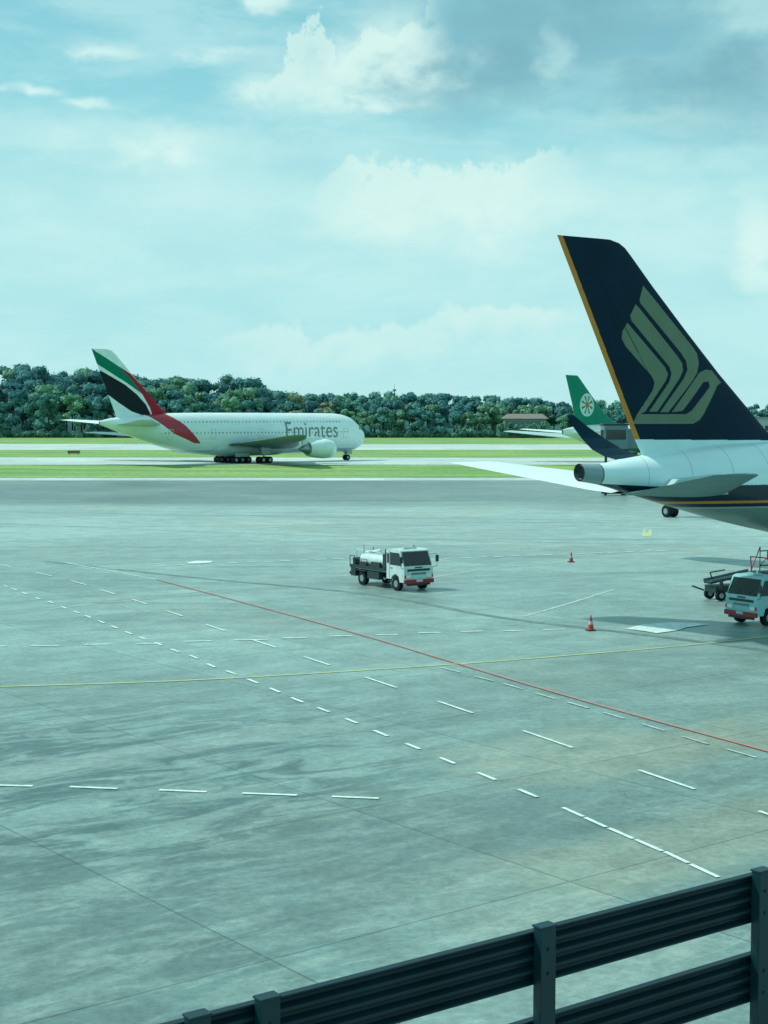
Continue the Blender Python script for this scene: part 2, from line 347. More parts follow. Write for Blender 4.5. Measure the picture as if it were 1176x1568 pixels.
for sd,nm in((1,'port'),(-1,'starboard')):
    wing('stabiliser_'+nm,[(.5,9,3,6.4,.1),(10.6,2.6,0,7.2,.08)],[M_white],E,sd)
    wing('wing_'+nm,[(1,42,27,3.9,.12),(30,24,20,6.5,.1)],[M_wing],E,sd)
b=MB()
for sd in(1,-1):
    for dx in(-1.4,0,1.4):
        for dy in(-.6,.6): wheel(b,(30+dx,sd*5.4+dy,.65),.65,.45,0,1)
    b.cyl((30,sd*5.4,.6),(30,sd*5.2,4),.25,.25,1); jet_engine(b,(40,sd*9.8,2.6),1.7,5,4.4)
b.build('gear_and_engines',[M_tyre,M_dark,M_metal,M_metal],parent=E)
gx,gy=G(1026,792)
b=MB()
for dy in(-.38,.38): wheel(b,(0,dy,.58),.58,.40,0,1)
b.cyl((0,-.45,.58),(0,.45,.58),.1,.1,1); b.cyl((0,0,.58),(0,0,3.6),.16,.2,1); b.cyl((0,0,1.3),(-1.3,0,3.4),.09,.09,1); b.box((.05,0,1.55),(.2,.5,.25),1); b.box((0,.35,2.6),(1.1,.05,1.5),2); b.box((0,-.35,2.6),(1.1,.05,1.5),2)
b.box((-.2,0,3.7),(3.2,1.6,.4),2)
b.build('aircraft_nose_gear',[M_tyre,M_metal,M_white],loc=(gx,gy,.02),rz=math.radians(-60),bevel=.03)
# ================================================================= TRUCKS
M_tw=mat('truck_white',(.50,.68,.67),.4,noise=.14,scale=2)
M_tb=mat('truck_pale_blue',(.26,.56,.58),.4,noise=.12,scale=2)
TM=[M_tw,M_glass,M_dark,M_tyre,M_red,M_lamp,M_metal,mat('truck_grey',(.13,.22,.23),.5,noise=.15),M_orange]
def cab(b,W=1.95,x0=1.05,x1=2.8,H=2.3):
    h=W/2
    b.extr([(x0,.62),(x0,H-.08),(x0+.08,H-.02),(x0+.5,H),(x1-.62,H),(x1-.42,H-.07),(x1-.07,1.42),(x1,1.28),(x1,.50),(x1-.45,.50),(x1-.55,.8),(x1-.85,.95),(x1-1.2,.8),(x1-1.3,.62)],-h,h,0)
    def slant(z):
        t=(z-1.42)/(H-.07-1.42); return (x1-.07)+t*((x1-.42)-(x1-.07))
    zb,zt=1.42,H-.12
    b.add([(slant(zb)+.015,-h+.06,zb),(slant(zb)+.015,h-.06,zb),(slant(zt)+.015,h-.11,zt),(slant(zt)+.015,-h+.11,zt)],[(0,1,2,3)],1)
    for yy in(-.35,.35): b.cyl((slant(zb)+.03,yy,zb+.02),(slant(zb+.45)+.03,yy+.35,zb+.38),.012,.012,2,6)
    b.box((x1+.006,0,1.18),(.02,W*.78,.12),2); b.box((x1+.004,0,.98),(.02,W*.5,.12),7); b.box((x1+.012,0,1.32),(.02,.5,.06),2)
    b.box((x1+.02,0,.55),(.16,W+.02,.22),4); b.box((x1+.105,0,.60),(.01,.42,.13),0); b.box((x1-.02,0,.38),(.1,W*.8,.12),2)
    for sy in(-1,1):
        b.box((x1+.01,sy*(h-.24),.84),(.05,.36,.17),5); b.box((x1+.015,sy*(h-.06),.84),(.05,.1,.17),8)
        y=sy*(h+.008)
        b.add([(x0+.35,y,1.42),(x1-.22,y,1.42),(x1-.48,y,H-.18),(x0+.35,y,H-.18)],[(0,1,2,3)],1)
        b.add([(x0+.06,y,1.5),(x0+.25,y,1.5),(x0+.25,y,H-.25),(x0+.06,y,H-.25)],[(0,1,2,3)],1)
        b.box((x0+.29,y,.5*(.66+H-.12)),(.02,.01,H-.78),2)
        b.box((x0+.5,y,1.25),(.2,.03,.04),2)
        b.box(((x0+x1)/2-.45,sy*h*.97,.5),(.5,.12,.06),2)
        b.tube([(x1-.25,sy*h,2.0),(x1+.05,sy*(h+.25),2.05),(x1+.05,sy*(h+.25),1.35),(x1-.1,sy*h,1.3)],.015,2,6)
        b.box((x1+.06,sy*(h+.25),1.78),(.06,.19,.36),2)
        wheel(b,(x1-.85,sy*(h-.14),.39),.39,.24,3,6)
    b.box((x1-.9,0,H+.05),(.16,.9,.08),0); b.cyl((x1-.9,.3,H+.08),(x1-.9,.3,H+.2),.05,.04,7)
def service_truck(loc,rz):
    b=MB(); cab(b)
    b.box((-.6,0,.62),(4.4,.75,.18),2)
    for sy in(-1,1):
        wheel(b,(-1.55,sy*.80,.39),.39,.26,3,6)
        b.box((-1.55,sy*.82,.86),(1.0,.32,.05),2)
        b.box((-.35,sy*.80,.66),(1.2,.3,.42),2); b.box((-2.45,sy*.80,.72),(.5,.28,.5),2)
        b.tube([(-2.85,sy*.9,.95),(-2.85,sy*.9,1.62),(-2.35,sy*.9,1.62),(-2.3,sy*.9,1.0)],.025,2,6)
        b.box((-.95,sy*.93,1.06),(3.6,.05,.16),2)
    b.box((-.95,0,.98),(3.7,1.86,.10),7)
    R=.40
    b.rev((-1.0,-.3,1.42),[(-1.3,.02),(-1.27,R*.6),(-1.15,R*.92),(-1.0,R),(1.2,R),(1.35,R*.92),(1.45,R*.6),(1.48,.02)],0,22)
    b.box((-.3,.55,1.35),(1.5,.6,.62),7); b.box((-1.7,.55,1.25),(.9,.6,.42),2)
    b.box((-.2,-.84,1.24),(.9,.14,.36),2); b.box((.7,-.5,1.5),(.3,.8,.9),2); b.box((-1.5,-.84,1.2),(.7,.14,.28),2)
    b.cyl((.55,-.62,1.05),(.55,-.62,2.05),.05,.05,2); b.cyl((.55,.3,1.05),(.55,.3,2.1),.04,.04,2)
    b.tube([(.75,-.85,1.02),(.75,-.85,2.2),(.75,.85,2.2),(.75,.85,1.02)],.028,2,6)
    b.tube([(-2.75,-.5,1.0),(-2.75,-.5,1.95),(-2.0,-.5,1.98),(-.2,-.5,1.95)],.035,0,6)
    b.cyl((-2.2,-.2,1.8),(-1.4,.3,1.95),.08,.08,0); b.box((-2.6,0,1.25),(.35,1.5,.5),2)
    for x in(-2.3,-1.7,-1.1): b.cyl((x,-.87,.98),(x,-.87,1.5),.02,.02,2,6)
    b.tube([(-2.3,-.87,1.5),(-1.1,-.87,1.5)],.02,2,6)
    b.cyl((-2.8,.7,1.0),(-2.8,.7,2.05),.02,.02,2,6); b.cyl((-1.9,-.55,1.5),(-1.9,-.55,2.3),.015,.015,2,6)
    b.box((-2.87,0,.62),(.06,1.8,.18),4)
    return b.build('airport_service_truck',TM,loc=loc,rz=rz,bevel=.025)
fx,fy=G(638,906); ha=math.radians(-56)
hx,hy=math.cos(ha),math.sin(ha)
service_truck((fx-hx*2.6,fy-hy*2.6+.3,.02),ha)
def lift_truck(loc,rz):
    b=MB(); cab(b)
    b.box((-.9,0,.66),(5.0,.8,.2),2); b.box((-1.2,0,.98),(4.3,1.9,.14),7)
    for sy in(-1,1):
        wheel(b,(-2.2,sy*.80,.39),.39,.26,3,6); b.box((-.5,sy*.82,.68),(1.3,.3,.45),2)
        b.tube([(.7,sy*.85,1.05),(.7,sy*.85,2.6),(-3.1,sy*.85,2.6),(-3.1,sy*.85,1.05)],.03,2,6)
        b.tube([(.7,sy*.85,3.3),(-3.1,sy*.85,3.3)],.03,6,6)
        for x in(.7,-.25,-1.2,-2.15,-3.1): b.cyl((x,sy*.85,2.3),(x,sy*.85,3.5),.025,.025,2,6)
        b.tube([(.6,sy*.7,1.1),(-2.9,sy*.7,2.2)],.06,2,6); b.tube([(.6,sy*.7,2.2),(-2.9,sy*.7,1.1)],.06,2,6)
        b.tube([(.7,sy*.85,2.6),(-.25,sy*.85,3.3),(-1.2,sy*.85,2.6),(-2.15,sy*.85,3.3)],.022,2,6)
    b.box((-1.2,0,2.3),(4.0,1.75,.12),2); b.box((-.3,.1,2.75),(1.2,1.1,.7),2); b.box((.2,-.4,3.1),(.5,.5,.5),7)
    b.tube([(1.5,-.6,2.3),(1.6,-.6,3.1),(1.6,.6,3.1),(1.5,.6,2.3)],.03,4,6); b.tube([(.7,-.85,3.5),(1.3,-.85,2.4)],.03,4,6)
    b.box((-1.0,0,1.5),(2.6,1.3,.8),2); b.box((.75,0,1.6),(.3,1.8,1.1),2)
    return b.build('aircraft_lift_truck',[M_tb]+TM[1:],loc=loc,rz=rz,bevel=.025)
fx,fy=G(1143,959); ha=math.radians(-147); hx,hy=math.cos(ha),math.sin(ha)
lift_truck((fx-hx*2.55,fy-hy*2.55+.35,.02),ha)
fx,fy=G(1112,918)
b=MB()
b.box((0,0,.6),(2.0,1.1,.35),2); b.box((.2,0,1.15),(2.8,.7,.12),2,ry=math.radians(-9)); b.box((.2,.38,1.26),(2.8,.05,.12),7,ry=math.radians(-9)); b.box((.2,-.38,1.26),(2.8,.05,.12),7,ry=math.radians(-9))
for x in(-.7,.7):
    for y in(-.55,.55): wheel(b,(x,y,.28),.28,.2,3,6)
b.tube([(-1.2,.3,.5),(-1.9,.3,.75)],.05,2,6); b.box((.9,.4,1.0),(.5,.5,.6),2)
b.tube([(-1.0,-.3,1.0),(-1.2,-.3,1.5),(-.3,-.3,1.6)],.04,2,6)
b.build('belt_loader',TM,loc=(fx,fy,.02),rz=math.radians(20),bevel=.02)
# ================================================================= CONES
M_band=mat('cone_band',(.45,.45,.45),.4)
def cone(u,v,h=.72):
    x,y=G(u,v); b=MB(); b.box((0,0,.02),(.38,.38,.04),1)
    n=20; prof=[(.04,.15),(.28,.105),(.28,.107),(.44,.077),(.44,.075),(h-.02,.025),(h,.02)]
    for i in range(len(prof)-1):
        b.cyl((0,0,prof[i][0]),(0,0,prof[i+1][0]+1e-4),prof[i][1],prof[i+1][1],[0,2,2,0,0,0][i],n,caps=(i==len(prof)-2))
    b.build('traffic_cone',[M_orange,M_dark,M_band],loc=(x,y,.02),rz=.3,bevel=0)
cone(874.5,861,.66); cone(904.5,966,.70)
# ================================================================= GROUND
def sheet(name,pts,z,m):
    me=bpy.data.meshes.new(name); me.from_pydata([(x,y,z) for x,y in pts],[],[tuple(range(len(pts)))]); me.materials.append(m)
    return link(bpy.data.objects.new(name,me))
def grass_mat():
    m,nt,b=nodes_of('grass'); N=nt.nodes;L=nt.links
    tc=N.new('ShaderNodeTexCoord'); mp=N.new('ShaderNodeMapping'); mp.inputs['Scale'].default_value=(.22,1,1); L.new(tc.outputs['Object'],mp.inputs[0])
    n1=N.new('ShaderNodeTexNoise'); n1.inputs['Scale'].default_value=.11; n1.inputs['Detail'].default_value=8; n1.inputs['Roughness'].default_value=.72
    n2=N.new('ShaderNodeTexNoise'); n2.inputs['Scale'].default_value=.8; n2.inputs['Detail'].default_value=5
    L.new(mp.outputs[0],n1.inputs['Vector']); L.new(tc.outputs['Object'],n2.inputs['Vector'])
    cr=N.new('ShaderNodeValToRGB'); cr.color_ramp.elements[0].position=.38; cr.color_ramp.elements[0].color=(.12,.30,.10,1)
    cr.color_ramp.elements[1].position=.62; cr.color_ramp.elements[1].color=(.31,.46,.17,1)
    L.new(n1.outputs['Fac'],cr.inputs['Fac'])
    mr=N.new('ShaderNodeMapRange'); mr.inputs['From Min'].default_value=.25; mr.inputs['From Max'].default_value=.75; mr.inputs['To Min'].default_value=.65; mr.inputs['To Max'].default_value=1.25; L.new(n2.outputs['Fac'],mr.inputs['Value'])
    mx=N.new('ShaderNodeVectorMath'); mx.operation='SCALE'; L.new(cr.outputs[0],mx.inputs[0]); L.new(mr.outputs[0],mx.inputs['Scale']); L.new(mx.outputs[0],b.inputs['Base Color'])
    b.inputs['Roughness'].default_value=.95; b.inputs['Specular IOR Level'].default_value=.1
    return m
def concrete(name,light,dark,blobs=(),rot=38,slab=7.5,joint=.45,rough=.5,apron=False,hamt=.3,spec=.4):
    m,nt,b=nodes_of(name); N=nt.nodes;L=nt.links
    def nz(vec,sc,det=5,ro=.55,dist=0):
        n=N.new('ShaderNodeTexNoise'); n.inputs['Scale'].default_value=sc; n.inputs['Detail'].default_value=det; n.inputs['Roughness'].default_value=ro; n.inputs['Distortion'].default_value=dist; L.new(vec,n.inputs['Vector']); return n.outputs['Fac']
    def mr(v,a,b_,c,d,sm=True):
        n=N.new('ShaderNodeMapRange'); n.interpolation_type='SMOOTHSTEP' if sm else 'LINEAR'
        for k,x in zip(('From Min','From Max','To Min','To Max'),(a,b_,c,d)): n.inputs[k].default_value=x
        L.new(v,n.inputs['Value']); return n.outputs[0]
    def mth(op,a,b_=None):
        n=N.new('ShaderNodeMath'); n.operation=op
        for i,x in enumerate((a,b_)):
            if x is None: continue
            if isinstance(x,(int,float)): n.inputs[i].default_value=x
            else: L.new(x,n.inputs[i])
        return n.outputs[0]
    def mix(f,a,c,bt='MIX'):
        n=N.new('ShaderNodeMix'); n.data_type='RGBA'; n.blend_type=bt
        if isinstance(f,(int,float)): n.inputs[0].default_value=f
        else: L.new(f,n.inputs[0])
        for i,x in((6,a),(7,c)):
            if isinstance(x,tuple): n.inputs[i].default_value=(*x,1)
            else: L.new(x,n.inputs[i])
        return n.outputs[2]
    def mapn(vec,scale,rz=0):
        q=N.new('ShaderNodeMapping'); q.inputs['Scale'].default_value=scale; q.inputs['Rotation'].default_value=(0,0,rz); L.new(vec,q.inputs[0]); return q.outputs[0]
    tc=N.new('ShaderNodeTexCoord'); P=tc.outputs['Object']
    R=mapn(P,(1,1,1),math.radians(-rot)); S=mapn(R,(.20,1,1)); H=mapn(P,(.10,1,1))
    big=mr(nz(P,.035,5,.6,.5),.35,.68,0,1); streak=mr(nz(S,.55,7,.66,.5),.38,.64,0,1); fine=mr(nz(P,4,5,.8),.3,.7,.78,1.17); mid=mr(nz(P,.6,7,.7),.3,.7,.82,1.13)
    hstr=mr(nz(H,.28,7,.65,.2),.42,.60,0,1)
    c=mix(mth('MULTIPLY',big,.50),light,dark)
    c=mix(mth('MULTIPLY',streak,.45),c,dark)
    c=mix(mth('MULTIPLY',hstr,hamt),c,dark)
    sp=N.new('ShaderNodeSeparateXYZ'); L.new(P,sp.inputs[0])
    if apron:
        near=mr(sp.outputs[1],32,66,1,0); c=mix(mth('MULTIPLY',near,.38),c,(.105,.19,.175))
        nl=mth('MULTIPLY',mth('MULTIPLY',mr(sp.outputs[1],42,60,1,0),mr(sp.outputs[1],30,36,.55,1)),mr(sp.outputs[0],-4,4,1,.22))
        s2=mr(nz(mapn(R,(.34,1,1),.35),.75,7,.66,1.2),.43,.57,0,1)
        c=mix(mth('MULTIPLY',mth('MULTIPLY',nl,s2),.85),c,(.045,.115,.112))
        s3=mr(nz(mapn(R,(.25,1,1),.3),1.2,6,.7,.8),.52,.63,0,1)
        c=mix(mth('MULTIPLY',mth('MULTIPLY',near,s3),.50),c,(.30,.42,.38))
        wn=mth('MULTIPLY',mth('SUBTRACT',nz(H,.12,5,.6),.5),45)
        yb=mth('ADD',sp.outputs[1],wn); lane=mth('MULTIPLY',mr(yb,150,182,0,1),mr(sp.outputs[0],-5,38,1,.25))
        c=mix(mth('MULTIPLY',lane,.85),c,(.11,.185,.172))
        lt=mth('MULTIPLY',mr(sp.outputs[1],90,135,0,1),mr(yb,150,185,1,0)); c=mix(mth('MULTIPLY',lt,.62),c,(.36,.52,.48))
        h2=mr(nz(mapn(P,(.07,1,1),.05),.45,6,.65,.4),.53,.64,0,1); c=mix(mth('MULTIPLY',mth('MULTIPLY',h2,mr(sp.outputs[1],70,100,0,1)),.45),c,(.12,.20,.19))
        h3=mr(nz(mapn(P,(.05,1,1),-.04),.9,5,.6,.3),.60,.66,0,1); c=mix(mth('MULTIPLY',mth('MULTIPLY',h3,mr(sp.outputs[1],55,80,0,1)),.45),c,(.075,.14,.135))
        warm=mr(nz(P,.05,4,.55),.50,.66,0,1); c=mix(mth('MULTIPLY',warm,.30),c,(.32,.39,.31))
    if blobs:
        wn=mth('MULTIPLY',mth('SUBTRACT',nz(P,.5,6,.7),.5),1.6)
        spR=N.new('ShaderNodeSeparateXYZ'); L.new(R,spR.inputs[0])
        for (bx,by,rx,ry,amt,col) in blobs:
            ca,sa=math.cos(math.radians(-rot)),math.sin(math.radians(-rot))
            X=bx*ca-by*sa; Y=bx*sa+by*ca
            dx=mth('DIVIDE',mth('SUBTRACT',spR.outputs[0],X),rx); dy=mth('DIVIDE',mth('SUBTRACT',spR.outputs[1],Y),ry)
            d=mth('ADD',mth('MAXIMUM',mth('ABSOLUTE',dx),mth('ABSOLUTE',dy)),wn)
            f=mth('MULTIPLY',mr(d,.65,1.2,1,0),amt); c=mix(f,c,col)
    br=N.new('ShaderNodeTexBrick'); br.offset=0; br.squash=1
    for k,v in(('Scale',1),('Mortar Size',.026),('Mortar Smooth',.3),('Bias',0),('Brick Width',slab),('Row Height',slab)): br.inputs[k].default_value=v
    br.inputs['Color1'].default_value=(.87,.87,.87,1); br.inputs['Color2'].default_value=(1.08,1.08,1.08,1); br.inputs['Mortar'].default_value=(1-joint,)*3+(1,)
    L.new(R,br.inputs['Vector']); c=mix(1.0,c,br.outputs['Color'],'MULTIPLY')
    v=N.new('ShaderNodeVectorMath'); v.operation='SCALE'; L.new(c,v.inputs[0]); L.new(mth('MULTIPLY',fine,mid),v.inputs['Scale'])
    L.new(v.outputs[0],b.inputs['Base Color'])
    b.inputs['Roughness'].default_value=rough; b.inputs['Specular IOR Level'].default_value=spec
    return m
gr=grass_mat()
sheet('grass_ground',[(-5000,-500),(5000,-500),(5000,9000),(-5000,9000)],0,gr)
BE=(.33,.39,.29); DK=(.085,.15,.145); LB=(.28,.40,.37)
bl=[(*G(1010,1150),6,1.9,.55,BE),(*G(1060,1290),5,1.8,.5,BE),(*G(820,1140),4,1.2,.4,BE),(*G(120,1168),9,.9,.55,LB),(*G(640,1290),7,3,.25,DK),(*G(950,1030),14,4,.25,DK)]
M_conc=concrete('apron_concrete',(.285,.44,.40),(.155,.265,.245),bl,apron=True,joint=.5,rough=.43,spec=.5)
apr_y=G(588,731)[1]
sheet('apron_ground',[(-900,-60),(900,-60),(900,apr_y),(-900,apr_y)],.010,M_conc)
M_tax=concrete('taxiway_concrete',(.58,.70,.66),(.42,.54,.51),(),rot=0,slab=9,joint=.10,rough=.6,hamt=.4)
Y=lambda v:G(588,v)[1]
sheet('taxiway_shoulder',[(-900,Y(736.5)),(900,Y(735)),(900,Y(731.5)),(-900,Y(732.5))],.016,M_tax)
sheet('taxiway',[(-900,Y(712)),(900,Y(711)),(900,Y(704)),(-900,Y(698))],.012,M_tax)
sheet('runway',[(-900,Y(691)),(900,Y(687)),(900,Y(684)),(-900,Y(677))],.012,M_tax)
def paint(name,col,wear=.5,sc=3,under=(.22,.33,.31)):
    m,nt,b=nodes_of(name);N=nt.nodes;L=nt.links
    tc=N.new('ShaderNodeTexCoord');nz=N.new('ShaderNodeTexNoise');nz.inputs['Scale'].default_value=sc;nz.inputs['Detail'].default_value=8;nz.inputs['Roughness'].default_value=.7
    L.new(tc.outputs['Object'],nz.inputs['Vector']); mr=N.new('ShaderNodeMapRange'); mr.inputs['From Min'].default_value=.42; mr.inputs['From Max'].default_value=.62; mr.inputs['To Max'].default_value=wear; L.new(nz.outputs['Fac'],mr.inputs['Value'])
    mx=N.new('ShaderNodeMix'); mx.data_type='RGBA'; mx.inputs[6].default_value=(*col,1); mx.inputs[7].default_value=(*under,1); L.new(mr.outputs[0],mx.inputs[0]); L.new(mx.outputs[2],b.inputs['Base Color']); b.inputs['Roughness'].default_value=.6
    return m
PW=paint('white_marking',(.68,.86,.84),.45); PWf=paint('faded_white_marking',(.50,.64,.61),.8); PY=paint('yellow_marking',(.50,.62,.27),.5,1.5); PR=paint('red_marking',(.50,.22,.16),.55,1.5); PD=paint('dark_seal',(.10,.18,.18),.6,1); PT=paint('tyre_scuff',(.17,.28,.26),1.0,.8,under=(.25,.38,.35))
def ribbons(name,lines,w,z,m,dz=0.0):
    V=[];Fc=[]
    for li,ln in enumerate(lines):
        pts=[Vector((*G(u,v),0)) for u,v in ln]
        if len(pts)>2:
            P=[pts[0]]
            for i in range(len(pts)-1):
                p0=pts[max(i-1,0)];p1=pts[i];p2=pts[i+1];p3=pts[min(i+2,len(pts)-1)]
                for k in range(1,9):
                    t=k/8; P.append(.5*((2*p1)+(-p0+p2)*t+(2*p0-5*p1+4*p2-p3)*t*t+(-p0+3*p1-3*p2+p3)*t**3))
            pts=P
        o=len(V)
        for i,p in enumerate(pts):
            d=(pts[min(i+1,len(pts)-1)]-pts[max(i-1,0)]).normalized(); n=Vector((-d.y,d.x,0))*w/2
            V+=[(p.x+n.x,p.y+n.y,z+li*dz),(p.x-n.x,p.y-n.y,z+li*dz)]
        for i in range(len(pts)-1): Fc.append((o+2*i,o+2*i+1,o+2*i+3,o+2*i+2))
    me=bpy.data.meshes.new(name); me.from_pydata(V,[],Fc); me.materials.append(m)
    return link(bpy.data.objects.new(name,me))
# layer heights (m): tyre marks .014-.017, seal .019, faded .023, yellow .027, white .031, dashes .035-.039, red .043
tm=[[(-20,940),(400,900),(900,878),(1250,872)],[(-20,944),(400,903),(900,880.5),(1250,874)],[(-40,800),(400,818),(800,830),(1250,838)],[(-40,783),(500,792),(1250,800)]]
ribbons('tyre_marks',tm,.26,.014,PT,dz=.001)
ribbons('drain_channel',[[(70,860),(300,885),(560,910),(760,945),(1000,974),(1200,1000)]],.5,.020,PD)
ribbons('faded_stand_lines',[[(800,945),(870,925),(940,903)],[(100,866),(180,872)],[(0,805),(300,806),(700,800)],[(740,835),(900,828)],[(660,885),(760,870),(860,862)]],.2,.023,PWf)
ribbons('yellow_taxi_line',[[(-60,1054),(300,1042),(680,1019),(900,1002),(1060,988),(1230,969)]],.17,.027,PY)
ribbons('white_boundary_line',[[(100,862),(240,888)],[(862,1238),(893,1252)],[(896,1253.5),(928,1268)],[(932,1269.5),(970,1286)],[(973,1287),(1014,1305)],[(1018,1306),(1054,1323)],[(1057,1325),(1100,1345)],[(225,865),(310,860)]],.12,.031,PW,dz=.0002)
rowA=[(-40,50,1203,1205),(107,180,1206,1209),(244,316,1211,1214),(371,455,1216,1219),(508,580,1221,1224)]
ribbons('dashed_stand_line',[[(a,c),(b_,d)] for a,b_,c,d in rowA],.15,.031,PW)
rowB=[(-20,10,991),(47,90,990),(130,170,988),(210,250,986.5),(283,325,983),(358,410,981),(432,470,978),(505,540,975),(575,610,973),(640,675,970),(705,740,968),(770,800,967),(832,865,965)]
ribbons('dashed_stand_line.001',[[(a,c),(b_,c-.8)] for a,b_,c in rowB],.20,.031,PW)
def dashes(name,ctr,ln,w,m,z):
    out=[]
    for i,(u,v) in enumerate(ctr):
        p=Vector(G(u,v)); q=Vector(G(*ctr[min(i+1,len(ctr)-1)])); o=Vector(G(*ctr[max(i-1,0)])); d=(q-o).normalized()*ln/2*rng.uniform(.9,1.08)
        out.append((p-d,p+d,d.normalized()))
    V=[];Fc=[]
    for a,b_,d in out:
        n=Vector((-d.y,d.x))*w/2; k=len(V); V+=[(a.x+n.x,a.y+n.y,z),(a.x-n.x,a.y-n.y,z),(b_.x-n.x,b_.y-n.y,z),(b_.x+n.x,b_.y+n.y,z)]; Fc.append((k,k+1,k+2,k+3))
    me=bpy.data.meshes.new(name); me.from_pydata(V,[],Fc); me.materials.append(m); link(bpy.data.objects.new(name,me))
rowC=[(8,898),(22,903),(38,909),(58,917),(78,923),(98,931),(117,938),(135,945),(155,953),(175,961),(197,970),(218,978),(243,987),(268,997),(297,1007),(323,1020),(354,1031),(387,1044),(421,1058),(455,1073),(495,1088),(538,1105),(583,1124),(632,1144),(685,1166),(745,1190),(808,1216)]
dashes('service_road_dashes',rowC,.95,.13,PW,.035)
rowD=[(5,866),(67,880),(120,893),(165,907),(213,922),(267,940),(330,962),(403,986),(485,1013),(583,1046),(697,1084),(838,1133),(1020,1195),(1215,1262)]
dashes('service_road_dashes.001',rowD,2.6,.12,PW,.037)
rowE=[(690,1027),(740,1040),(785,1052),(835,1067),(885,1081),(940,1097),(1000,1115),(1065,1135),(1135,1155)]
dashes('service_road_dashes.002',rowE,1.2,.11,PWf,.039)
far=[(240+k*27,867-k*1.05) for k in range(13)]
ribbons('dashed_far_line',[[(u,v),(u+16,v-.6)] for u,v in far]+[[(u,v),(u+16,v-.8)] for u,v in [(680+k*25,856-k*.9) for k in range(14)]],.28,.035,PW,dz=.0001)
ribbons('red_boundary_line',[[(240,888),(420,936),(560,975),(680,1011),(900,1076),(1176,1152),(1260,1175)]],.14,.043,PR)
sheet('white_marking_patch',[G(u,v) for u,v in [(958,964),(985,957),(1030,954),(1060,955),(1088,957),(1050,962),(1040,966),(1005,971),(990,968)]],.041,PW)
sheet('yellow_marking_patch',[G(u,v) for u,v in [(983,822),(985,811),(989,811),(988,816),(993,816),(994,811),(998,811),(998,822)]],.027,PY)
sheet('white_marking_patch.001',[G(u,v) for u,v in [(286,862),(300,859.5),(328,860),(322,862.5),(290,864)]],.041,PW)
def sign(u,v,w,h):
    x,y=G(u,v); b=MB(); b.box((0,0,h/2+.25),(w,.25,h),0); b.box((0,-.13,h/2+.25),(w-.2,.03,h-.2),1)
    for k in(-.35,.35): b.box((k*w,0,.13),(.12,.12,.26),0)
    b.build('taxiway_sign',[M_dark,mat('sign_face',(.25,.12,.06),.5)],loc=(x,y,.01))
sign(113,696,3.1,.75)
# ================================================================= FOREST
tu=[-900,-300,-60,0,60,110,150,200,300,380,402,430,460,520,600,700,800,900,1000,1176,1400,2200]; tv=[580,572,566,560,555,564,564,571,578,571,590,597,600,598,600,603,606,611,613,617,612,615]
V=[];C=[]; cv=[];cf=[];cc_=[]
ph=(1+5**.5)/2; ico=np.array([(-1,ph,0),(1,ph,0),(-1,-ph,0),(1,-ph,0),(0,-1,ph),(0,1,ph),(0,-1,-ph),(0,1,-ph),(ph,0,-1),(ph,0,1),(-ph,0,-1),(-ph,0,1)]); ico/=np.linalg.norm(ico[0])
icf=np.array([(0,11,5),(0,5,1),(0,1,7),(0,7,10),(0,10,11),(1,5,9),(5,11,4),(11,10,2),(10,7,6),(7,1,8),(3,9,4),(3,4,2),(3,2,6),(3,6,8),(3,8,9),(4,9,5),(2,4,11),(6,2,10),(8,6,7),(9,8,1)])
def leaves(center,rad,n,size,col):
    d=rng.normal(size=(n,3)); d/=np.linalg.norm(d,axis=1)[:,None]
    r=rng.uniform(.74,1.08,n)[:,None]; p=center+d*r*rad
    nn=d+rng.normal(size=(n,3))*.30+np.array([0,-.15,.35]); nn/=np.linalg.norm(nn,axis=1)[:,None]
    a=np.cross(nn,rng.normal(size=(n,3))); a/=np.linalg.norm(a,axis=1)[:,None]; b_=np.cross(nn,a)
    s=size*rng.uniform(.6,1.3,n)[:,None]; a=a*s; b_=b_*s*rng.uniform(.5,1,n)[:,None]
    q=np.stack([p-a,p-b_*.9,p+a,p+b_],1); V.append(q.reshape(-1,3))
    cc=col*rng.uniform(.78,1.22,(n,1)); C.append(np.repeat(np.concatenate([cc,np.ones((n,1))],1),4,0))
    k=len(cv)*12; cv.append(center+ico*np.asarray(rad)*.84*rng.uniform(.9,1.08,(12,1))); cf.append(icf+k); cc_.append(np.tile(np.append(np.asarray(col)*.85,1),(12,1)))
trunk=MB()
